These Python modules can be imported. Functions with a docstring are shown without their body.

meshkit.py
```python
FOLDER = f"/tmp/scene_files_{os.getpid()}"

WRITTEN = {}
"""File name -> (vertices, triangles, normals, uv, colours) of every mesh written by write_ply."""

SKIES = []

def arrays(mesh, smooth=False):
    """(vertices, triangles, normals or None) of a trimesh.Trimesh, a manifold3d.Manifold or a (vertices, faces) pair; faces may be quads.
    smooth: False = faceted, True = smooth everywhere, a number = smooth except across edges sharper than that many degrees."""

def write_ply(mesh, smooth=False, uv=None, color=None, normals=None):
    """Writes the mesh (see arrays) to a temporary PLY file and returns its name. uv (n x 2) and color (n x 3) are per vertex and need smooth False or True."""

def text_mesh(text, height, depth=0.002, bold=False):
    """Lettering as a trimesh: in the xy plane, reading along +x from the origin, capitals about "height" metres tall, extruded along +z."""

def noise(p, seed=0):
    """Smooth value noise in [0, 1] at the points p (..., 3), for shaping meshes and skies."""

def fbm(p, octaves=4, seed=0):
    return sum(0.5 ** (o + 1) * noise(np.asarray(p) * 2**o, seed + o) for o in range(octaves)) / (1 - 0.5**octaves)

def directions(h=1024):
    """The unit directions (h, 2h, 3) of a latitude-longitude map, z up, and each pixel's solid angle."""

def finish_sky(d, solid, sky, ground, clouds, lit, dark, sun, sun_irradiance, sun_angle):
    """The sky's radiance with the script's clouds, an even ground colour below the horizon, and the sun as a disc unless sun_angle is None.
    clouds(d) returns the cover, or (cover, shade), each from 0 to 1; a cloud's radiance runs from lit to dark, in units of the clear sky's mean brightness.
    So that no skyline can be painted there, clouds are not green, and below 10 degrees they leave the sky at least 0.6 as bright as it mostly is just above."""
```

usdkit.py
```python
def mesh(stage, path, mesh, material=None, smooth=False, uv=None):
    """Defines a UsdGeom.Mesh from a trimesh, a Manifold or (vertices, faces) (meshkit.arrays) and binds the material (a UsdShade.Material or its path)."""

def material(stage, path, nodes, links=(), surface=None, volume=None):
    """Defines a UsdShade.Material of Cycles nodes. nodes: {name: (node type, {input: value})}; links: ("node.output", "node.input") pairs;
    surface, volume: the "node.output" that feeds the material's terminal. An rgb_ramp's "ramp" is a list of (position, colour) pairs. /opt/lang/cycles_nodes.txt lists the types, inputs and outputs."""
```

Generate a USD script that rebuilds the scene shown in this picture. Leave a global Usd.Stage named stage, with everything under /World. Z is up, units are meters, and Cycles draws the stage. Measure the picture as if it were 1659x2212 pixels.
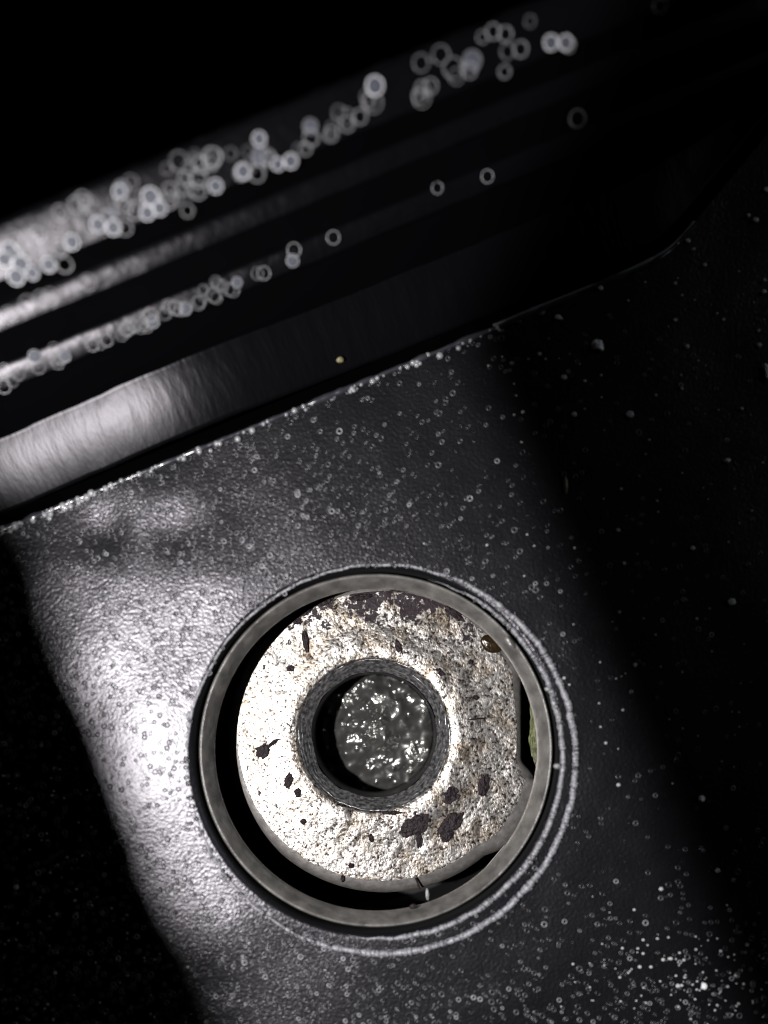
import math, random
import numpy as np, trimesh, usdkit, meshkit
from scipy.spatial import Delaunay
from pxr import Usd, UsdGeom, UsdLux, UsdShade, Gf, Sdf, Vt

stage = Usd.Stage.CreateInMemory()
UsdGeom.SetStageUpAxis(stage, 'Z'); UsdGeom.SetStageMetersPerUnit(stage, 1.0)
UsdGeom.Xform.Define(stage, '/World'); UsdGeom.Scope.Define(stage, '/World/Looks')
MM = 0.001
rng = np.random.default_rng(7); random.seed(7)

# ------------------------------------------------------------------ camera, lamps, exposure
CAM_H = 31.0            # mm above the plate
PX = 76.4               # photo pixels (1659 wide) per mm at the plate
NX, NY = 812.0, 1535.0  # foot of the camera's perpendicular, in those pixels
FOC = 5.6; HAP = 1659.0 / (PX * CAM_H) * FOC
cam = UsdGeom.Camera.Define(stage, '/World/camera')
UsdGeom.Xformable(cam).AddTranslateOp().Set(Gf.Vec3d(0, 0, CAM_H * MM))
cam.CreateFocalLengthAttr(FOC); cam.CreateHorizontalApertureAttr(HAP); cam.CreateVerticalApertureAttr(HAP * 4 / 3)
cam.CreateHorizontalApertureOffsetAttr((829.5 - NX) / 1659 * HAP)
cam.CreateVerticalApertureOffsetAttr((NY - 1106) / 1659 * HAP)
cam.CreateClippingRangeAttr(Gf.Vec2f(0.002, 1.0))
cam.CreateFStopAttr(FOC / (2 * 0.43)); cam.CreateFocusDistanceAttr((CAM_H + 2.7) * MM)
cam.CreateExposureAttr(0.0)

LAMP = np.array([-12.4, -2.5, 31.0])
led = UsdLux.SphereLight.Define(stage, '/World/led_lamp')
led.CreateRadiusAttr(0.30 * MM); led.CreateNormalizeAttr(True); led.CreateIntensityAttr(0.040)
led.CreateColorAttr(Gf.Vec3f(1.0, 0.97, 0.98))
UsdGeom.Xformable(led).AddTranslateOp().Set(Gf.Vec3d(*(LAMP * MM)))
amb = UsdLux.RectLight.Define(stage, '/World/room_lamp')  # added fill light so dust stays visible in the dark areas
amb.CreateWidthAttr(0.09); amb.CreateHeightAttr(0.09); amb.CreateNormalizeAttr(False); amb.CreateIntensityAttr(1.1)
amb.CreateColorAttr(Gf.Vec3f(0.86, 0.92, 1.0))
AP = Gf.Vec3d(0.13, 0.06, 0.075)
UsdGeom.Xformable(amb).AddTransformOp().Set(Gf.Matrix4d().SetLookAt(AP, Gf.Vec3d(0, 0, 0), Gf.Vec3d(0, 0, 1)).GetInverse())

# ------------------------------------------------------------------ helpers
def at(px, py, z=0.0):
    """World millimetres of a photo pixel at height z."""
    k = (CAM_H - z) / CAM_H / PX
    return np.array([(px - NX) * k, (NY - py) * k, z])

CU, SU = 0.925, 0.38
_n = math.hypot(CU, SU); CU /= _n; SU /= _n
U = np.array([CU, SU, 0.0]); V = np.array([-SU, CU, 0.0])
def uv(u, v, z): return np.asarray(u)[..., None] * U + np.asarray(v)[..., None] * V + np.asarray(z)[..., None] * np.array([0, 0, 1.0])

used = {}
def path_for(name, parent):
    base = (parent.GetPath() if parent is not None else Sdf.Path('/World'))
    k = used.get((base, name), 0); used[(base, name)] = k + 1
    return base.AppendChild(name if k == 0 else '%s_%03d' % (name, k))

def tag(p, label=None, cat=None, group=None, kind=None):
    p = p.GetPrim() if hasattr(p, 'GetPrim') else p
    for k, x in (('label', label), ('category', cat), ('group', group), ('kind', kind)):
        if x: p.SetCustomDataByKey(k, x)
    return p

def thing(name, label, cat, loc=(0, 0, 0), group=None):
    x = UsdGeom.Xform.Define(stage, path_for(name, None)); x.AddTranslateOp().Set(Gf.Vec3d(*(np.array(loc) * MM)))
    return tag(x, label, cat, group)

def obj(name, mesh, mat, parent=None, smooth=True, kind=None):
    """One mesh prim; mesh in world millimetres (moved to its parent's frame)."""
    off = np.zeros(3); p = parent
    while p is not None and str(p.GetPath()) != '/World':
        if p.GetTypeName() == 'Xform':
            off = off + np.array(p.GetAttribute('xformOp:translate').Get()) / MM
        p = p.GetParent()
        if not p or str(p.GetPath()) == '/World': break
    v, f = (np.asarray(mesh.vertices), np.asarray(mesh.faces)) if hasattr(mesh, 'vertices') else mesh
    live, inv = np.unique(f, return_inverse=True); v, f = v[live], inv.reshape(f.shape)
    m = usdkit.mesh(stage, str(path_for(name, parent)), ((v - off) * MM, f), mat, smooth=smooth)
    m.CreateDoubleSidedAttr(True)
    if kind: tag(m, kind=kind)
    return m.GetPrim()

def grid_faces(a, b, wrap=False):
    i, j = np.meshgrid(np.arange(a - 1), np.arange(b if wrap else b - 1), indexing='ij')
    j2 = (j + 1) % b
    q = np.stack([i * b + j, i * b + j2, (i + 1) * b + j2, (i + 1) * b + j], -1).reshape(-1, 4)
    return np.vstack([q[:, [0, 1, 2]], q[:, [0, 2, 3]]])

def lathe(profile, cx, cy, n=256, rfun=None, shift=(0, 0)):
    """Profile (r, z) pairs about (cx, cy); outermost first makes the faces point up."""
    pr = np.array(profile, float); t = np.arange(n) / n * 2 * math.pi
    r = np.repeat(pr[:, :1], n, 1); z = np.repeat(pr[:, 1:2], n, 1)
    if rfun is not None: r = np.where(r > 4.0, 4.0 + (r - 4.0) * (rfun(t)[None, :] - 4.0) / 0.9, r)
    q = np.clip((pr[:, :1] - 2.4) / 2.5, 0, 1); cx, cy = cx + q * shift[0], cy + q * shift[1]
    v = np.stack([cx + r * np.cos(t), cy + r * np.sin(t), z], -1).reshape(-1, 3)
    return v, grid_faces(len(pr), n, True)

def chaikin(p, k=2):
    p = np.array(p, float)
    for _ in range(k):
        q = np.empty((2 * (len(p) - 1), p.shape[1])); q[0::2] = .75 * p[:-1] + .25 * p[1:]; q[1::2] = .25 * p[:-1] + .75 * p[1:]
        p = np.vstack([p[:1], q, p[-1:]])
    return p

def tube(points, r, seg=8):
    """Tube along points; r a number or one per point."""
    p = np.array(points, float); r = np.broadcast_to(r, len(p))
    d = np.gradient(p, axis=0); d /= np.linalg.norm(d, axis=1, keepdims=True)
    a = np.cross(d, [0.01, 0.02, 1.0]); a /= np.linalg.norm(a, axis=1, keepdims=True); b = np.cross(d, a)
    t = np.arange(seg) / seg * 2 * math.pi
    v = p[:, None] + r[:, None, None] * (np.cos(t)[None, :, None] * a[:, None] + np.sin(t)[None, :, None] * b[:, None])
    f = grid_faces(len(p), seg, True)
    v = np.vstack([v.reshape(-1, 3), p[:1], p[-1:]]); n = len(p) * seg
    caps = [[n, (j + 1) % seg, j] for j in range(seg)] + [[n + 1, n - seg + j, n - seg + (j + 1) % seg] for j in range(seg)]
    return v, np.vstack([f, caps])

def blob(c, size, seed, rough=0.45, sub=3, freq=1.1, rot=0.0):
    """Irregular lump centred on c with half sizes size."""
    m = trimesh.creation.icosphere(sub); v = np.array(m.vertices)
    v = v * (1 + rough * (meshkit.fbm(v * freq + seed * 7.3, 4, seed)[:, None] * 2 - 1))
    v = v * np.array(size); cr, sr = math.cos(rot), math.sin(rot)
    v = v @ np.array([[cr, sr, 0], [-sr, cr, 0], [0, 0, 1.0]])
    return v + np.array(c), np.array(m.faces)

# ------------------------------------------------------------------ materials
def MAT(name, nodes, links, surface='p.BSDF'):
    nodes = {'geo': ('geometry', {}), 'mm': ('vector_math', {'math_type': 'scale', 'scale': 1000.0}), **nodes}
    links = [('geo.position', 'mm.vector1')] + links
    return usdkit.material(stage, '/World/Looks/' + name, nodes, links, surface=surface)

def plain(name, color, rough=0.5, metallic=0.0, spec=0.5, noise=None):
    nodes = {'p': ('principled_bsdf', {'base_color': color, 'roughness': rough, 'metallic': metallic, 'specular_ior_level': spec})}
    links = []
    if noise:
        scale, amp, tint = noise
        nodes |= {'n': ('noise_texture', {'scale': scale, 'detail': 4.0}), 'r': ('rgb_ramp', {'ramp': [(0.3, color), (0.7, tint)]}),
                  'b': ('bump', {'distance': amp * MM, 'strength': 1.0})}
        links = [('mm.vector', 'n.vector'), ('n.fac', 'r.fac'), ('r.color', 'p.base_color'), ('n.fac', 'b.height'), ('b.normal', 'p.normal')]
    return MAT(name, nodes, links)

# moulded black plastic: fine ringed pits and a pebbly grain
plastic = MAT('grained_plastic', {
    'v': ('voronoi_texture', {'scale': 7.5, 'randomness': 1.0}),
    'vr': ('rgb_ramp', {'ramp': [(0, (.25,) * 3), (.2, (.2,) * 3), (.3, (1,) * 3), (.38, (.9,) * 3), (.5, (0,) * 3), (1, (0,) * 3)]}),
    'w': ('white_noise_texture', {'dimensions': '3D'}), 'wg': ('math', {'math_type': 'multiply', 'value2': 0.5}),
    'vm': ('math', {'math_type': 'multiply'}),
    'n': ('noise_texture', {'scale': 11.0, 'detail': 2.0, 'roughness': 0.5}),
    'nm': ('math', {'math_type': 'multiply_add', 'value2': 2.4}),
    'b': ('bump', {'distance': 0.0046 * MM, 'strength': 1.0}),
    'n2': ('noise_texture', {'scale': 1.3, 'detail': 5.0}), 'rr': ('map_range', {'from_min': .3, 'from_max': .7, 'to_min': .36, 'to_max': .42}),
    'gl': ('glossy_bsdf', {'color': (0.0175, 0.0169, 0.0181), 'distribution': 'beckmann', 'roughness': 0.305}), 'add': ('add_closure', {}),
    'p': ('principled_bsdf', {'base_color': (0.0025, 0.0025, 0.0032), 'specular_ior_level': 0.19, 'specular_tint': (.98, .95, 1.0)})},
    [('mm.vector', 'v.vector'), ('v.distance', 'vr.fac'), ('v.color', 'w.vector'), ('w.value', 'wg.value1'), ('vr.color', 'vm.value1'), ('wg.value', 'vm.value2'),
     ('mm.vector', 'n.vector'), ('n.fac', 'nm.value1'), ('vm.value', 'nm.value3'), ('nm.value', 'b.height'), ('b.normal', 'p.normal'),
     ('mm.vector', 'n2.vector'), ('n2.fac', 'rr.value'), ('rr.result', 'p.roughness'), ('b.normal', 'gl.normal'), ('gl.BSDF', 'add.closure1'), ('p.BSDF', 'add.closure2')], surface='add.closure')

def streaked(name, rough, su, sv, amp, sheen=.028):
    return MAT(name, {
        'rot': ('vector_rotate', {'rotate_type': 'z_axis', 'angle': -math.atan2(SU, CU)}), 'mp': ('mapping', {'scale': (su, sv, sv)}),
        'n': ('noise_texture', {'scale': 1.0, 'detail': 4.0, 'roughness': .6}), 'b': ('bump', {'distance': amp * MM, 'strength': 1.0}), 'gl': ('glossy_bsdf', {'color': (sheen, sheen * .97, sheen * 1.02), 'distribution': 'beckmann', 'roughness': rough}), 'add': ('add_closure', {}),
        'p': ('principled_bsdf', {'base_color': (0.0012, 0.0012, 0.0016), 'roughness': rough, 'specular_ior_level': .05, 'specular_tint': (.98, .95, 1.0)})},
        [('mm.vector', 'rot.vector'), ('rot.vector', 'mp.vector'), ('mp.vector', 'n.vector'), ('n.fac', 'b.height'), ('b.normal', 'p.normal'), ('b.normal', 'gl.normal'), ('gl.BSDF', 'add.closure1'), ('p.BSDF', 'add.closure2')], surface='add.closure')
wall_plastic = streaked('drawn_plastic', 0.31, 1.8, 0.5, 0.02, .0042)
step_plastic = streaked('step_plastic', 0.33, 1.5, 1.5, 0.03, .011)
riser_plastic = plain('riser_plastic', (0.0008, 0.0008, 0.0011), 0.5, spec=0.06)
ridge_plastic = plain('ridge_plastic', (0.08, 0.08, 0.088), 0.4, noise=(9.0, 0.04, (0.2, 0.2, 0.21)))
edge_plastic = plain('edge_plastic', (0.02, 0.02, 0.024), 0.22, spec=.8)
grain_mat = MAT('pale_grain', {'o': ('object_info', {}), 'r': ('rgb_ramp', {'ramp': [(0, (.006, .006, .008)), (.6, (.02, .02, .022)), (.9, (.055, .055, .06)), (1, (.17, .17, .18))]}),
    'gl': ('glossy_bsdf', {'color': (0.030, 0.029, 0.031), 'distribution': 'beckmann', 'roughness': 0.35}), 'add': ('add_closure', {}),
    'p': ('principled_bsdf', {'roughness': .4, 'specular_ior_level': .22})}, [('o.random', 'r.fac'), ('r.color', 'p.base_color'), ('gl.BSDF', 'add.closure1'), ('p.BSDF', 'add.closure2')], surface='add.closure')  # pale end of the ramp imitates bright blurred glints on the grain
droplet_mats = [plain('droplet_residue_%s' % n, (c, c, c * 1.03), 0.25) for n, c in (('bright', .60), ('grey', .24), ('faint', .13))]  # pale tones imitate bright and faint bokeh rings
film_mat = plain('droplet_film', (0.028, 0.031, 0.040), 0.6, spec=.25)  # dim disc colour imitates the inside of a blurred highlight
sleeve_mat = plain('sleeve_resin', (0.045, 0.043, 0.040), 0.3, noise=(2.2, 0.04, (0.115, 0.11, 0.102)))
dark_bore = plain('dark_bore', (0.008, 0.008, 0.008), 0.7, spec=0.2)

# worn steel: sparkling pitted relief, brown-black grime in patches, heavier towards the far rim
def steel(name, sparkle, base, grime):
    return MAT(name, {
        'n': ('noise_texture', {'scale': 11.0, 'detail': 2.0, 'roughness': .6}), 'n1': ('noise_texture', {'scale': 1.2, 'detail': 6.0, 'roughness': .65}),
        'na': ('math', {'math_type': 'multiply_add', 'value2': 1.3}),
        'b': ('bump', {'distance': sparkle * MM, 'strength': 1.0}),
        'pit': ('rgb_ramp', {'ramp': [(.33, (.05, .042, .038)), (.45, (.55, .54, .53)), (.60, (1, 1, 1))]}),
        'tone': ('rgb_ramp', {'ramp': [(.35, (base[0] * .66, base[1] * .58, base[2] * .48)), (.55, base)]}), 'tp': ('mix_color', {'blend_type': 'multiply', 'fac': 1.0}),
        'far': ('separate_xyz', {}), 'fy': ('map_range', {'from_min': 1.5, 'from_max': 3.4, 'to_min': 0.0, 'to_max': grime, 'clamp': True}),
        'g': ('noise_texture', {'scale': 1.3, 'detail': 9.0, 'roughness': .72}), 'g2': ('noise_texture', {'scale': 7.5, 'detail': 2.0, 'roughness': .6}),
        'gs': ('math', {'math_type': 'multiply_add', 'value2': .7}), 'ga': ('math', {'math_type': 'add'}), 'g9': ('math', {'math_type': 'multiply', 'value2': .95}), 'sp': ('map_range', {'to_min': .5, 'to_max': .12}),
        'gr': ('rgb_ramp', {'ramp': [(.97, (0, 0, 0)), (1.0, (1, 1, 1))]}),
        'mx': ('mix_color', {'b': (0.014, 0.009, 0.011)}), 'mr': ('map_range', {'to_min': .40, 'to_max': .5}), 'mmt': ('map_range', {'to_min': 1.0, 'to_max': .0}),
        'p': ('principled_bsdf', {})},
        [('mm.vector', 'n.vector'), ('mm.vector', 'n1.vector'), ('n1.fac', 'na.value1'), ('n.fac', 'na.value3'), ('na.value', 'b.height'), ('b.normal', 'p.normal'),
         ('n.fac', 'pit.fac'), ('n1.fac', 'tone.fac'), ('tone.color', 'tp.a'), ('pit.color', 'tp.b'),
         ('mm.vector', 'far.vector'), ('far.y', 'fy.value'), ('mm.vector', 'g.vector'), ('mm.vector', 'g2.vector'),
         ('g2.fac', 'gs.value1'), ('g.fac', 'gs.value3'), ('gs.value', 'ga.value1'), ('fy.result', 'ga.value2'),
         ('ga.value', 'g9.value1'), ('g9.value', 'gr.fac'), ('gr.color', 'sp.value'), ('sp.result', 'p.specular_ior_level'), ('gr.color', 'mx.fac'), ('tp.result', 'mx.a'), ('mx.result', 'p.base_color'),
         ('gr.color', 'mr.value'), ('mr.result', 'p.roughness'), ('gr.color', 'mmt.value'), ('mmt.result', 'p.metallic')])
face_steel = steel('face_steel', 0.0145, (0.30, 0.288, 0.272), 0.25)
rim_steel = plain('rim_steel', (0.10, 0.095, 0.088), 0.5, metallic=0.6, noise=(5.0, 0.02, (0.17, 0.16, 0.15)))
# countersink: dark metal with turned rings
countersink_mat = MAT('countersink', {
    'n': ('noise_texture', {'scale': 8.0, 'detail': 2.0}), 'b': ('bump', {'distance': 0.02 * MM, 'strength': 1.0}),
    'r': ('rgb_ramp', {'ramp': [(.35, (.06, .06, .063)), (.7, (.34, .335, .33))]}),
    'p': ('principled_bsdf', {'roughness': .42, 'metallic': .8})},
    [('mm.vector', 'n.vector'), ('n.fac', 'b.height'), ('n.fac', 'r.fac'), ('r.color', 'p.base_color'), ('b.normal', 'p.normal')])
grease_mat = MAT('dark_grease', {
    'n': ('noise_texture', {'scale': 3.0, 'detail': 1.0}), 'b': ('bump', {'distance': 0.02 * MM, 'strength': 1.0}),
    'p': ('principled_bsdf', {'base_color': (.27, .27, .255), 'roughness': .28, 'metallic': .9})},
    [('mm.vector', 'n.vector'), ('n.fac', 'b.height'), ('b.normal', 'p.normal')])
tar = plain('tar_residue', (0.005, 0.003, 0.004), 0.5, spec=.12, noise=(9.0, 0.06, (0.016, 0.011, 0.012)))
brown = plain('brown_resin', (0.012, 0.007, 0.003), 0.15, noise=(5.0, 0.08, (0.02, 0.012, 0.005)))
green = plain('green_flake', (0.022, 0.027, 0.005), 0.5, spec=.3, noise=(3.0, 0.1, (0.06, 0.068, 0.016)))
grey_dust = plain('grey_dust', (0.12, 0.12, 0.12), 0.5)
pale_dust = plain('pale_dust', (0.42, 0.42, 0.42), 0.6, noise=(12.0, 0.05, (0.75, 0.75, 0.76)))
yellow_dust = plain('yellow_dust', (0.10, 0.088, 0.035), 0.5)
hood_mat = plain('black_hood', (0.004, 0.004, 0.004), 0.9, spec=0.1)  # for the unseen flaps added to shape the light

# ------------------------------------------------------------------ black plastic housing
housing = thing('plastic_housing', 'black grained plastic housing with stepped ledge around the round screw hole', 'housing')
HC = at(812, 1622)[:2]     # centre of the hole
HR = 5.16
EDGE_V = 671 / PX
def foot(u):               # the stepped wall bends away on the right
    return .53 * .3 * np.logaddexp(0, (np.asarray(u, float) - 12.5) / .3)
def relief(x, y):
    """Height of the moulded plate, mm: slow waviness, a dent near the wall."""
    p = np.stack([x, y, 0 * x], -1)
    h = 0.08 * (meshkit.noise(p * .5 + 3.1, 3) - .5) + 0.008 * (meshkit.noise(p * 1.9 + 9, 5) - .5)
    for px, py, a, s in ((225, 1150, -.085, .5), (375, 1145, -.08, .52), (260, 1040, .04, .6)):
        c = at(px, py); h = h + a * np.exp(-((x - c[0]) ** 2 + (y - c[1]) ** 2) / (2 * s * s))
    d = np.hypot(x - HC[0], y - HC[1]) - HR
    h = h * np.clip(d / 1.0, 0, 1)
    return h
def plate_mesh():
    gu, gv = np.meshgrid(np.arange(-17, 20, .13), np.arange(-15, 14, .13)); gu = gu + .03 * np.sin(gv * 37); gu, gv = gu.ravel(), gv.ravel()
    lim = EDGE_V + foot(gu)
    keep = gv < lim - .08
    P = (gu[keep, None] * U + gv[keep, None] * V)[:, :2]
    P = P[np.hypot(P[:, 0] - HC[0], P[:, 1] - HC[1]) > HR + .24]
    t = np.arange(420) / 420 * 2 * math.pi
    rings = [np.stack([HC[0] + r * np.cos(t), HC[1] + r * np.sin(t)], -1) for r in (HR, HR + .02, HR + .06, HR + .12, HR + .18)]
    eu = np.arange(-17, 20, .1); ev = EDGE_V + foot(eu)
    edges = [(eu[:, None] * U + (ev - d)[:, None] * V)[:, :2] for d in (0, .04)]
    Q = np.vstack([P, *rings, *edges]); T = Delaunay(Q).simplices
    c = Q[T].mean(1); inside = np.hypot(c[:, 0] - HC[0], c[:, 1] - HC[1]) < HR
    cu = c @ U[:2]; cv = c @ V[:2]; outside = cv > EDGE_V + foot(cu)
    T = T[~(inside | outside)]
    a, b, c3 = Q[T[:, 0]], Q[T[:, 1]], Q[T[:, 2]]
    flip = np.cross(b - a, c3 - a) < 0; T[flip] = T[flip][:, ::-1]
    z = relief(Q[:, 0], Q[:, 1]); d = np.hypot(Q[:, 0] - HC[0], Q[:, 1] - HC[1]) - HR
    z = z - .12 * np.clip(1 - d / .18, 0, 1) ** 2.2
    return np.column_stack([Q, z]), T
floor_panel = obj('floor_panel', plate_mesh(), plastic, housing)
obj('hole_wall', lathe([(HR, -.118), (HR - .01, -.5), (HR - .01, -1.1)], *HC, n=420), dark_bore, housing)
obj('hole_floor', lathe([(5.6, -7.0), (0.01, -7.0)], *HC, n=64), dark_bore, housing)
obj('bore_wall', lathe([(5.35, -1.15), (5.35, -7.1)], *HC, n=128), dark_bore, housing)

# raised lips moulded round the hole
def lip(r, cpx, cpy, tr, a0, a1, seed):
    c = at(cpx, cpy); t = np.radians(np.arange(a0, a1, .25)); n = len(t)
    base = np.stack([np.cos(t), np.sin(t), 0 * t], -1)
    rr = .9 * tr * (0.55 + .9 * meshkit.fbm(np.stack([t * 110, 0 * t, 0 * t + seed], -1), 3, seed)) * np.clip(np.minimum(np.arange(n), n - 1 - np.arange(n)) / 80, .05, 1)
    deg = np.degrees(t); rr = rr * (.42 + .58 * np.clip(np.minimum((deg + 125) / 30, (75 - deg) / 40), 0, 1))
    w = .05 * (meshkit.noise(np.stack([t * 14, 0 * t + seed, 0 * t], -1), seed) - .5)
    pts = np.array([c[0], c[1], .0]) + base * (r + w)[:, None]; pts[:, 2] = .0
    v, f = tube(pts, rr, 10); v[:, 2] += .05 * (meshkit.fbm(v * 9, 2, seed) - .5); return v, f
obj('outer_lip', lip(420 / PX, 824, 1640, .105, -172, 187.5, 2), ridge_plastic, housing)
obj('inner_lip', lip(395 / PX, 820, 1632, .085, -100, 75, 4), ridge_plastic, housing)

# the stepped wall: a profile (v, z) swept along u
us = np.concatenate([np.arange(-19, 10, .25), np.arange(10, 22, .25)])
def sweep(profile, wave=0.0, seed=0, swell=0.0, us=us):
    pr = np.array(profile, float); g = np.zeros((len(us), len(pr), 3))
    for i, (v, z) in enumerate(pr):
        k = .5 if z < 1 else .35
        wv = wave * (meshkit.fbm(np.stack([us * 1.6, 0 * us + v * 3, 0 * us + seed], -1), 3, seed) - .5)
        g[:, i] = uv(us, v + foot(us) * np.clip(1 - (v - 9.3) / 2.5, 0, 1) + wv, z + 0 * us + wv * .4 + swell * np.exp(-((us + 1.5) / 3.5) ** 2))
    f = grid_faces(len(us), len(pr))
    return g.reshape(-1, 3), f
def along(v0, v1, n): return np.linspace(v0, v1, n)
def face(a, b, n=5, bulge=0.0):
    t = np.linspace(0, 1, n)[:, None]; p = np.array(a) * (1 - t) + np.array(b) * t
    p[:, 1] += (bulge * 4 * t * (1 - t))[:, 0]
    return p
A0, A1 = (EDGE_V, -.02), (EDGE_V + .02, -1.6)
B0, B1 = (9.20, -.15), (10.95, .42)
C0, C1 = (11.56, 2.15), (12.02, 2.38)
D0, D1 = (12.42, 3.45), (12.86, 3.64)
E0, E1 = (13.02, 4.65), (13.95, 5.05)
obj('groove_wall', sweep([A0, (EDGE_V + .015, -.3), A1, (9.19, -1.6), (9.19, -.9), (9.195, -.19)]), riser_plastic, housing, smooth=30)
obj('sloped_wall', sweep(np.vstack([[(9.2, -.18)], face((9.22, -.13), (10.97, .46), 24, .045), [(10.983, .48)]]), .05, 3, .36), wall_plastic, housing)
obj('riser', sweep([(10.985, .48), (11.02, .6), (11.5, 1.9), (11.555, 2.14)]), riser_plastic, housing)
obj('middle_step', sweep(np.vstack([face(C0, C1, 6, .02), [(12.06, 2.37)]]), .03, 5), step_plastic, housing)
obj('riser', sweep([(12.065, 2.37), (12.1, 2.45), (12.38, 3.3), (12.415, 3.44)]), riser_plastic, housing)
obj('narrow_step', sweep(np.vstack([face(D0, D1, 6, .02), [(12.9, 3.63)]]), .03, 6), step_plastic, housing)
obj('riser', sweep([(12.905, 3.63), (12.92, 3.7), (13.0, 4.5), (13.015, 4.64)]), riser_plastic, housing)
upper_ledge = obj('upper_ledge', sweep(np.vstack([face(E0, E1, 8, .03), [(14.0, 5.06), (14.1, 5.04)]]), .05, 7), step_plastic, housing)
obj('back_slope', sweep([(14.105, 5.04), (14.2, 4.9), (14.35, 3), (14.4, -3), (15.5, -6), (27, -40)], .1, 9), dark_bore, housing, smooth=30)
# bead along the plate's edge that catches the lamp
eu = np.arange(-14, 13, .06)
er = .075 * (.25 + 1.2 * meshkit.fbm(np.stack([eu * 2.2, 0 * eu, 0 * eu], -1), 4, 8))
obj('edge_bead', tube(uv(eu, EDGE_V - .06 + foot(eu), .0 * eu + .02), er * (1.1 + 1.1 * np.exp(-((eu + 8.1) / 1.1) ** 2)), 10), edge_plastic, housing)

# moulded grain plus out-of-focus glints, both modelled as small raised rings, far too many to count
def torus(R, r, n=16, m=6):
    a = np.arange(n) / n * 2 * math.pi; b = np.arange(m) / m * 2 * math.pi
    A, B = np.meshgrid(a, b, indexing='ij')
    v = np.stack([(R + r * np.cos(B)) * np.cos(A), (R + r * np.cos(B)) * np.sin(A), r * np.sin(B)], -1).reshape(-1, 3)
    i, j = np.meshgrid(np.arange(n), np.arange(m), indexing='ij')
    q = np.stack([i * m + j, ((i + 1) % n) * m + j, ((i + 1) % n) * m + (j + 1) % m, i * m + (j + 1) % m], -1).reshape(-1, 4)
    return v, np.vstack([q[:, [0, 1, 2]], q[:, [0, 2, 3]]])
def instancer(name, parent, protos, pts, idx, scales):
    pi = UsdGeom.PointInstancer.Define(stage, path_for(name, parent)); tag(pi, kind='stuff')
    rel = pi.CreatePrototypesRel()
    for k, (nm, mesh, mat) in enumerate(protos):
        m = usdkit.mesh(stage, str(pi.GetPath()) + '/' + nm, (np.array(mesh[0]) * MM, mesh[1]), mat, smooth=True); rel.AddTarget(m.GetPath())
    pi.CreatePositionsAttr(Vt.Vec3fArray.FromNumpy((pts * MM).astype(np.float32)))
    pi.CreateProtoIndicesAttr(Vt.IntArray.FromNumpy(np.asarray(idx, np.int32)))
    pi.CreateScalesAttr(Vt.Vec3fArray.FromNumpy(np.repeat(np.asarray(scales, np.float32)[:, None], 3, 1)))
    return pi.GetPrim()
def scatter(n, x0, y0, x1, y1, dens=None):
    out = []
    while len(out) < n:
        px, py = rng.uniform(x0, x1), rng.uniform(y0, y1)
        if dens is not None and rng.random() > dens(px, py): continue
        w = at(px, py)
        if np.hypot(*(w[:2] - HC)) < HR + .22: continue
        u, v = w @ U, w @ V
        if v > EDGE_V + float(foot(u)) - .1: continue
        out.append((w[0], w[1], float(relief(np.array(w[0]), np.array(w[1]))) + .008))
    return np.array(out)
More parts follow.
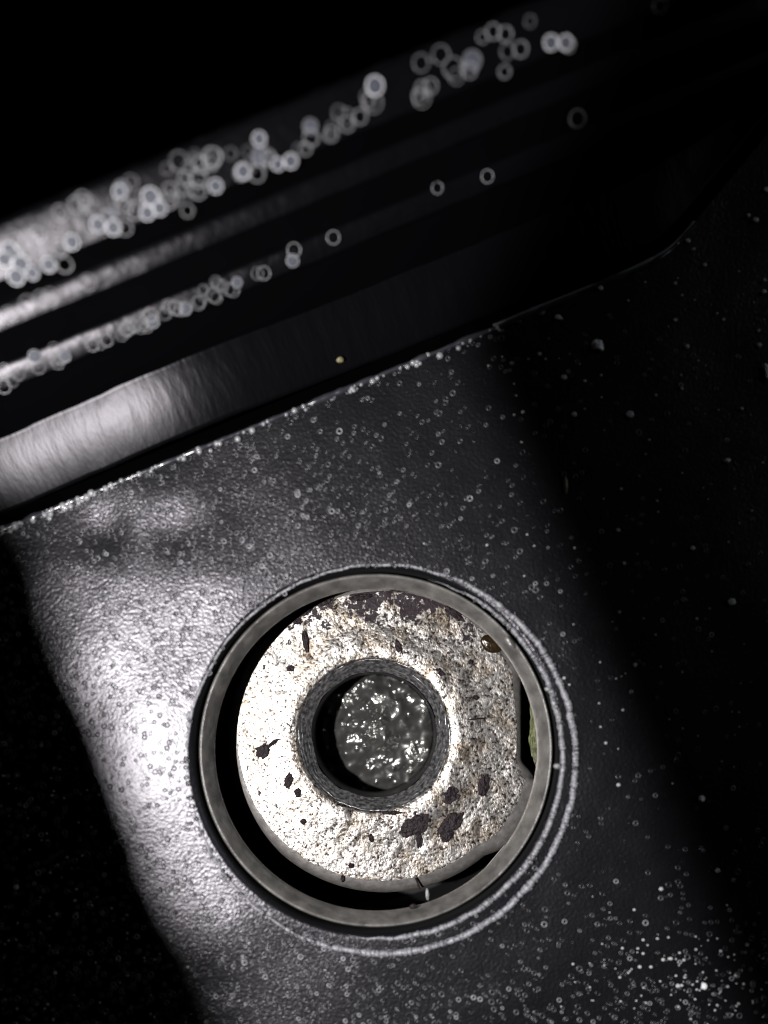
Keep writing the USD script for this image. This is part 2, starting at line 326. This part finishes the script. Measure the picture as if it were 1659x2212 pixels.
def dens(px, py):
    left = .9 * math.exp(-((px - 330) ** 2 + (py - 1450) ** 2) / (2 * 380 ** 2)) * (1 - .7 * math.exp(-((px - 300) ** 2 + (py - 1620) ** 2) / (2 * 170 ** 2))); low = .5 * max(0, min(1, (py - 1900) / 250)); near = .12 * math.exp(-((px - 700) ** 2 + (py - 1150) ** 2) / (2 * 300 ** 2))
    return min(1, .05 + left + low + near)
pts = scatter(3300, -60, 650, 1720, 2270, dens)
ring_pts = []
ea = rng.uniform(-9.5, 9, 70); ring_pts.append(uv(ea, EDGE_V - .10 - np.abs(rng.normal(0, .12, 70)), 0 * ea + .03))
ea = rng.normal(-8.3, 1.6, 40); ring_pts.append(uv(ea, EDGE_V - .06 - np.abs(rng.normal(0, .05, 40)), 0 * ea + .05))
for r, cpx, cpy, a0, a1, nn in ((420 / PX, 824, 1640, -75, 95, 60), (395 / PX, 820, 1632, -70, 65, 45), (420 / PX, 824, 1640, 95, 187, 40), (420 / PX, 824, 1640, -170, -75, 25)):
    c = at(cpx, cpy); a = np.radians(rng.uniform(-a1, -a0, nn)); r_ = r + rng.normal(0, .035, nn)
    ring_pts.append(np.stack([c[0] + r_ * np.cos(a), c[1] + r_ * np.sin(a), 0 * a + .07], -1))
pts = np.vstack([pts, *ring_pts])
sc = np.clip(rng.lognormal(0, .2, len(pts)), .5, 1.35) * .70
instancer('surface_grain', housing, [('raised_ring', torus(.075, .020), grain_mat), ('raised_ring_open', torus(.062, .024), grain_mat)], pts, rng.integers(0, 2, len(pts)), sc)

# pale beads modelled for the glints along the seam
ea = np.concatenate([rng.uniform(-11, 7.5, 110), rng.normal(-7.5, 1.8, 60)]); n_ = len(ea)
bead_mat = plain('seam_grit', (0.16, 0.16, 0.165), 0.2)  # pale gloss colour stands for glints on the edge
sp = trimesh.creation.icosphere(2); sp = (np.array(sp.vertices) * [.06, .06, .05], sp.faces)
instancer('seam_grit', housing, [('grit', sp, bead_mat)], uv(ea, EDGE_V - .04 - np.abs(rng.normal(0, .07, n_)), 0 * ea + .05), np.zeros(n_), np.clip(rng.lognormal(0, .35, n_), .4, 1.8))

# out-of-focus highlight rings modelled as pale meshes on the upper ledge and steps
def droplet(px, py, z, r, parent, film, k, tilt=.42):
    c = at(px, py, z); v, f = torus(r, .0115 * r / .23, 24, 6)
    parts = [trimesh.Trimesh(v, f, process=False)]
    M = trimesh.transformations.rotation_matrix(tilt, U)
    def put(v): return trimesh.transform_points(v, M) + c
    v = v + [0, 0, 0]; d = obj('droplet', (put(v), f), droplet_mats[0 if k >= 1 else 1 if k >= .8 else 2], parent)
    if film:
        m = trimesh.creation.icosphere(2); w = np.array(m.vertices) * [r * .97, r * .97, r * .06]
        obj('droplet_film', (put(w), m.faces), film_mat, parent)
def line_z(v, a, b): return a[1] + (b[1] - a[1]) * np.clip((v - a[0]) / (b[0] - a[0]), 0, 1)
def on_step(px, py, a, b, lift=.05):
    z = (a[1] + b[1]) / 2
    for _ in range(4): z = float(line_z(at(px, py, z) @ V, a, b))
    return z + lift
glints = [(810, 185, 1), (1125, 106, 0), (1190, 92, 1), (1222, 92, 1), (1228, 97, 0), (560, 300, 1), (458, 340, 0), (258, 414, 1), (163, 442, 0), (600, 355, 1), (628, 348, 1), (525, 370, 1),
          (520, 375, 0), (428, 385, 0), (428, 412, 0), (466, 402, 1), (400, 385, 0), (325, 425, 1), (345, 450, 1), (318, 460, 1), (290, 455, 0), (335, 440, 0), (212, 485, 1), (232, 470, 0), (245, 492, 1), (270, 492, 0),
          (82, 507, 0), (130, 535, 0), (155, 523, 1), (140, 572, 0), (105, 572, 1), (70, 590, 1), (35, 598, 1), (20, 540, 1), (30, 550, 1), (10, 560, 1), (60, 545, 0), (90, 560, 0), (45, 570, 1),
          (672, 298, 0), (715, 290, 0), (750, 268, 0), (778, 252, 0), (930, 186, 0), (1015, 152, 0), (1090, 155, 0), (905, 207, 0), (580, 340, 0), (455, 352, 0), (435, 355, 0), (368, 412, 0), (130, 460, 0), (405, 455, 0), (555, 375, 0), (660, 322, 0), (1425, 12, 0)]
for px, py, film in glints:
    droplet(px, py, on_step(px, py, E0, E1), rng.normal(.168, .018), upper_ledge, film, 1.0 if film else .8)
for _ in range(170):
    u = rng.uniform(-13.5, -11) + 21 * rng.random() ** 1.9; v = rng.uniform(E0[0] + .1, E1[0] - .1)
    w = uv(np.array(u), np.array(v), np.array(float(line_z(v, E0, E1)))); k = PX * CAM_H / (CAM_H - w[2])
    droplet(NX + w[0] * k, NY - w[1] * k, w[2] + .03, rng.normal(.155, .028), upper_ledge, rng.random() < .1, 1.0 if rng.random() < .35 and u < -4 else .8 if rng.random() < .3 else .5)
narrow_step = stage.GetPrimAtPath('/World/plastic_housing/narrow_step'); middle_step = stage.GetPrimAtPath('/World/plastic_housing/middle_step')
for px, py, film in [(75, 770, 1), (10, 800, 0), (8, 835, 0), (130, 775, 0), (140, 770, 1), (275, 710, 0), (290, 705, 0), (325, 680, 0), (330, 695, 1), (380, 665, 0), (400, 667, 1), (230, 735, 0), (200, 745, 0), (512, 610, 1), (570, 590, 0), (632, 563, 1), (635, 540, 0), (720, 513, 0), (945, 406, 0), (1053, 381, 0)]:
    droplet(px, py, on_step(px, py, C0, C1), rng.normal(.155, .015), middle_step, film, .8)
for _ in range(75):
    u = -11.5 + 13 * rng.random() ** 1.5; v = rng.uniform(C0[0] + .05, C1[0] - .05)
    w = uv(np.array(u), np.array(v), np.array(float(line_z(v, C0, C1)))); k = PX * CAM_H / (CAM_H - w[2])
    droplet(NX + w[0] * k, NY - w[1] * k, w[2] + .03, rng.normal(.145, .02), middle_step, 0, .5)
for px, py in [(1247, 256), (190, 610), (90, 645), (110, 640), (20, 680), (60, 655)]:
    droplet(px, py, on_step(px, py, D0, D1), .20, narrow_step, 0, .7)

# ------------------------------------------------------------------ sleeve in the hole
sleeve = thing('hole_sleeve', 'pale grey beige ring sleeve lining the hole between black plastic and screw', 'sleeve', (*HC, 0))
obj('sleeve_rim', lathe(chaikin([(5.14, -1.1), (5.13, -.9), (5.07, -.38), (5.01, -.27), (4.94, -.32), (4.71, -.82), (4.69, -.98), (4.72, -1.14), (5.14, -1.16)], 2), *HC, n=360), sleeve_mat, sleeve)
b = at(1102, 1388, -.25)
obj('rim_burr', blob(b, (.20, .10, .06), 5, rot=-.9), sleeve_mat, sleeve)
b = at(893, 1958, -.6); obj('rim_stain', blob(b, (.10, .07, .05), 6), tar, sleeve)

# ------------------------------------------------------------------ screw
SZ = -2.6
SC = at(808, 1588, SZ)[:2]
SHIFT = at(830, 1590, SZ)[:2] - SC
screw = thing('round_screw', 'worn silver steel screw head with round socket sunk inside the sleeve', 'screw', (*SC, SZ))
def outer(t):
    x0 = 4.26; r = np.full_like(t, 4.86)
    a = np.where(t > math.pi, t - 2 * math.pi, t); y = x0 * np.tan(np.clip(a, -1, 1))
    cut = np.where((y > -.80) & (y < 1.95) & (np.abs(a) < 1), x0 / np.cos(a), 4.9)
    w = np.clip((y + 1.25) / .55, 0, 1) * np.clip((2.1 - y) / .3, 0, 1) * (np.abs(a) < 1); w = w * w * (3 - 2 * w); cut = r - w * (r - np.minimum(r, x0 / np.cos(np.clip(a, -1, 1))))
    d = np.degrees(a); r = r + .32 * np.clip((d + 50) / 9, 0, 1) * np.clip((-8 - d) / 6, 0, 1)
    return np.where(w > 0, np.minimum(r, cut), r)
def add_relief(mesh, amp, seed):
    v, f = mesh; v = v.copy()
    v[:, 2] += amp * (meshkit.fbm(v * 3.1, 4, seed) - .5); return v, f
prof = [(4.9, -4.0), (4.9, -3.05), (4.87, -2.86), (4.78, -2.74), (4.66, -2.665), (4.5, -2.625), (4.46, -2.615)]
obj('screw_rim', lathe(prof, *SC, n=360, rfun=outer, shift=SHIFT), rim_steel, screw)
face_r = [(4.47, -2.617)] + [(r, -2.612 + .06 * math.exp(-((r - 2.65) / .55) ** 2)) for r in np.arange(4.42, 2.55, -.06)] + [(2.5, -2.565), (2.42, -2.575), (2.36, -2.59), (2.31, -2.63)]
obj('screw_face', add_relief(lathe(face_r, *SC, n=420, rfun=outer, shift=SHIFT), .05, 11), face_steel, screw)
def countersink_mesh():
    r = np.linspace(2.33, 1.96, 44); n = 900; t = np.arange(n) / n * 2 * math.pi; q = (2.33 - r) / .37
    R_, T_ = np.meshgrid(r, t, indexing='ij'); ct, st = np.cos(T_), np.sin(T_)
    N = meshkit.fbm(np.stack([R_ * 26, ct * 5, st * 5], -1), 3, 4) - .5; W = meshkit.fbm(np.stack([ct * 3.5, st * 3.5, 0 * ct], -1), 3, 8) - .5
    R2 = R_ + W * .12; Z = (-2.61 - .60 * q ** 1.2)[:, None] + .06 * N + .006 * np.sin(R_ * 80)
    return np.stack([SC[0] + R2 * ct, SC[1] + R2 * st, Z], -1).reshape(-1, 3), grid_faces(44, n, True)
obj('countersink', countersink_mesh(), countersink_mat, screw)
obj('socket_wall', lathe([(1.965, -3.26), (1.95, -3.5), (1.95, -6.0)], *SC, n=180), dark_bore, screw)
patches = [(896, 1782, .42, .30, .5), (902, 1765, .22, .2, 0), (905, 1815, .08, .2, 0), (972, 1780, .42, .20, .7), (965, 1805, .16, .18, 0), (1044, 1697, .14, .32, -.2), (974, 1717, .25, .22, .3), (660, 1385, .08, .30, .15), (627, 1444, .10, .09, 0),
           (862, 1398, .10, .22, .4), (1017, 1430, .07, .06, 0), (1028, 1507, .09, .07, 0), (1030, 1553, .28, .02, .1), (655, 1322, .30, .10, .5), (640, 1340, .16, .09, -.4), (569, 1622, .20, .16, .8), (625, 1683, .12, .25, -.4), (645, 1712, .12, .12, 0),
           (802, 1811, .07, .12, .4), (758, 1870, .08, .07, 0), (655, 1775, .08, .08, 0), (740, 1897, .05, .09, 0), (590, 1605, .2, .05, .6), (950, 1452, .18, .10, -.7), (780, 1290, .3, .08, .1), (700, 1300, .25, .10, .4), (980, 1325, .3, .10, -.6), (870, 1275, .3, .06, 0), (845, 1756, .3, .06, 0)]
for i, (px, py, a, c, rot) in enumerate(patches):
    obj('residue_patch', blob(at(px, py, SZ + .03), (a, c, .045), 20 + i, .8, 4, 2.3, rot), tar, screw)

# lumpy grease in the socket
grease = thing('socket_grease', 'lumpy dark grey glistening grease at the bottom of the screw socket', 'grease', (*SC, -4.7))
def grease_mesh():
    n = 130; g = np.linspace(-2, 2, n); X, Y = np.meshgrid(g, g, indexing='ij'); P = np.stack([X, Y, 0 * X], -1)
    Z = -4.75 + .95 * (meshkit.fbm(P * 1.15 + 4, 3, 2) - .5) + .20 * (meshkit.fbm(P * 3.0, 2, 9) - .5) - .2 * ((X - .1) ** 2 + (Y - .15) ** 2) + .13 * X + .05 * Y
    r2 = np.random.default_rng(5)
    for _ in range(120):
        a, b_, r, h = r2.uniform(-1.9, 1.9), r2.uniform(-1.9, 1.9), r2.uniform(.05, .11), 1
        d2 = ((X - a) ** 2 + (Y - b_) ** 2) / r ** 2
        Z = Z + np.where(d2 < 1, r * .8 * np.sqrt(np.clip(1 - d2, 0, 1)), 0)
    for _ in range(52):
        a, b_, r = r2.normal(-.1, .55), r2.normal(.25, .6), r2.uniform(.12, .30)
        d2 = ((X - a) ** 2 + (Y - b_) ** 2) / r ** 2
        Z = Z + r * .45 * np.exp(-2.2 * d2)
    v = np.stack([X + SC[0], Y + SC[1], Z], -1).reshape(-1, 3); f = grid_faces(n, n)
    rr = np.hypot(X, Y).ravel(); f = f[(rr[f] < 1.94).all(1)][:, ::-1]
    a = v[f[0]]; 
    if np.cross(a[1] - a[0], a[2] - a[0])[2] < 0: f = f[:, ::-1]
    return v, f
obj('grease_surface', grease_mesh(), grease_mat, grease)

# ------------------------------------------------------------------ loose bits
def crumb(name, label, cat, px, py, z, size, mat, seed, rot=0.0, rough=.5, group=None):
    c = at(px, py, z); t = thing(name, label, cat, c, group); obj('lump', blob(c, size, seed, rough, 3, 1.4, rot), mat, t); return t
crumb('resin_crumb', 'dark brown glossy oval crumb on the screw face beside the sleeve', 'crumb', 1061, 1391, SZ + .05, (.34, .26, .12), brown, 61, -.5, .25)
gt = thing('green_flake', 'olive green flake wedged in the notch between screw edge and sleeve', 'flake', at(1148, 1570, -2.5))
obj('flake_body', blob(at(1161, 1588, -2.70), (.24, .95, .10), 71, .5, 4, 2.2, .05), green, gt)
crumb('dust_clump', 'soft pale fluffy dust clump alone on the dark plastic at upper right', 'dust', 1292, 745, .08, (.14, .17, .08), pale_dust, 41, .3, .8)
crumb('dust_chip', 'bright white chip at the extreme right edge of the picture', 'dust', 1657, 806, .08, (.07, .26, .08), pale_dust, 42, .2, .6)
crumb('dust_chip', 'small white angular chip above right of the sleeve on dark plastic', 'dust', 1571, 995, .05, (.08, .06, .05), pale_dust, 43, .2, .6)
crumb('dust_chip', 'forked white chip right of the hole in the dark area', 'dust', 1516, 1725, .05, (.09, .08, .05), pale_dust, 44, .9, .8)
crumb('dust_chip', 'brightest white chip in the cluster at lower right corner', 'dust', 1521, 2131, .06, (.09, .08, .07), pale_dust, 45, .9, .8)
crumb('dust_sliver', 'dim olive yellow sliver standing in the black area above right of the hole', 'sliver', 1222, 1048, .05, (.06, .24, .04), yellow_dust, 46, .05, .4)
crumb('yellow_speck', 'round yellowish speck near the foot of the sloped wall', 'speck', 735, 777, .25, (.09, .075, .05), yellow_dust, 47, .4, .9)
crumb('pale_speck', 'pinkish white round speck in the shadow below left of the hole', 'speck', 368, 2022, .06, (.10, .08, .05), grey_dust, 48, 0, .3)
crumb('pale_speck', 'larger greenish white speck on inner lip right of the sleeve', 'speck', 1184, 1488, .08, (.10, .07, .05), grey_dust, 49, 0, .3)
crumb('pale_speck', 'bright white speck on the inner lip just below the green flake', 'speck', 1204, 1655, .10, (.10, .08, .06), grey_dust, 50, 0, .4)
crumb('pale_speck', 'pale speck at the lower left outside edge of the sleeve', 'speck', 583, 1975, .03, (.10, .08, .05), grey_dust, 51, 0, .5)
crumb('pale_peg', 'tiny pale peg bridging the dark gap below the screw', 'fibre', 923, 1932, -1.3, (.06, .17, .05), grey_dust, 52, .05, .3)
def strand(name, label, pts, r, mat):
    P = chaikin([at(*q) for q in pts], 3); t = thing(name, label, 'fibre', P[0]); obj('strand', tube(P, r * (.6 + .8 * meshkit.noise(P * 9, 3)), 6), mat, t)
strand('thin_strand', 'thin broken pale line along lower right edge of the screw', [(1012, 1907, -2.35), (1035, 1890, -2.3), (1060, 1862, -2.3), (1090, 1826, -2.3)], .018, grey_dust)  # broken pale line modelled as a thin tube
strand('short_fibre', 'short dark fibre crossing bottom edge of the screw face', [(897, 1896, -2.5), (903, 1908, -2.48), (906, 1922, -2.5)], .03, tar)

# scattered white dust specks on the dark right side, and dust lying along the foot of the wall
pts = []
dots = [(1486, 520), (1498, 538), (1522, 572), (1648, 292), (1655, 410), (1617, 465), (1632, 475), (1205, 685), (1212, 688), (1297, 622), (1352, 590), (1290, 612), (1458, 612), (1484, 748), (1652, 605), (1650, 630), (1640, 745), (1563, 690), (1360, 895), (1218, 815), (1338, 1322), (1496, 1184), (1372, 1436), (1580, 1300), (1428, 1920), (1550, 1880), (1335, 1145), (1240, 895)]
for px, py in dots: pts.append(at(px, py, .04))
r3 = np.random.default_rng(12)
for _ in range(130):
    pts.append(at(r3.uniform(1050, 1659), r3.uniform(560, 1700), .03))
for _ in range(120):
    pts.append(at(1480 + r3.normal(0, 110), 2110 + r3.normal(0, 65), .035))
for _ in range(150):
    pts.append(at(r3.uniform(0, 420), r3.uniform(1650, 2212), .03))
pts = np.array(pts); ok = (pts @ V < EDGE_V + foot(pts @ U) - .05) & (np.hypot(pts[:, 0] - HC[0], pts[:, 1] - HC[1]) > HR + .3); pts = pts[ok]
s = np.where(np.arange(len(pts)) < len(dots), 1.0, .42) * r3.lognormal(0, .3, len(pts))
ic = blob((0, 0, 0), (.06, .05, .035), 81, .6, 2, 1.4)
d = instancer('dust_specks', None, [('speck', ic, plain('speck_dust', (0.3, 0.3, 0.3), 0.35))], pts, np.zeros(len(pts)), s)
tag(d, 'fine white dust specks strewn over the dark plastic', 'dust')

# ------------------------------------------------------------------ added unseen flaps: their slot gives the band of light its two straight edges
hood = thing('lamp_hood', 'unseen black slotted flaps added to cut the light into a straight band', 'lamp', (*(LAMP[:2]), 24))
lu, lv = LAMP @ U, LAMP @ V
HZ = 24.0; tt = HZ / LAMP[2]
def edge_at(u_plate): return u_plate + (lu - u_plate) * tt
ul, ur = edge_at(-545 / PX), edge_at(470 / PX)
def slab(u0, u1, v0, v1, z0, z1):
    c = [uv(np.array(u), np.array(v), np.array(z)) for z in (z0, z1) for v in (v0, v1) for u in (u0, u1)]
    return trimesh.convex.convex_hull(np.array(c))
poly = [(ur, lv - 9), (ur, 3.85), (ur + .7, 4.4), (ur + 2.4, 5.4), (ur + 2.8, 6.5), (ur + 3.0, 6.5), (ur + 3.0, lv - 9)]
from shapely.geometry import Polygon
flap = trimesh.creation.extrude_polygon(Polygon(poly), .15, engine='earcut')
obj('hood_flap', (uv(flap.vertices[:, 0], flap.vertices[:, 1], flap.vertices[:, 2] + HZ), flap.faces), hood_mat, hood, smooth=False)
wv = np.linspace(lv - 6, lv + 7, 160); wu = ul + .17 * (meshkit.fbm(np.stack([wv * 1.7, 0 * wv, 0 * wv], -1), 4, 6) - .5)
flap = trimesh.creation.extrude_polygon(Polygon([(ul - 7, wv[0]), *zip(wu, wv), (ul - 7, wv[-1])]), .15, engine='earcut')
obj('hood_flap', (uv(flap.vertices[:, 0], flap.vertices[:, 1], flap.vertices[:, 2] + HZ), flap.faces), hood_mat, hood, smooth=False)

# dust lying in the foot of the wall where it bends away
duu = np.arange(7.2, 13.6, .12); dr = .10 * np.clip(meshkit.fbm(np.stack([duu * 1.3, 0 * duu, 0 * duu + 4], -1), 3, 5) - .2, .05, 1)
streak = tube(uv(duu, EDGE_V + .02 + foot(duu), 0 * duu + .03), dr, 8)
c0 = streak[0].mean(0); t = thing('dust_streak', 'faint grey line of dust along the curved foot of the wall at right', 'dust', c0)
obj('streak', streak, grey_dust, t)
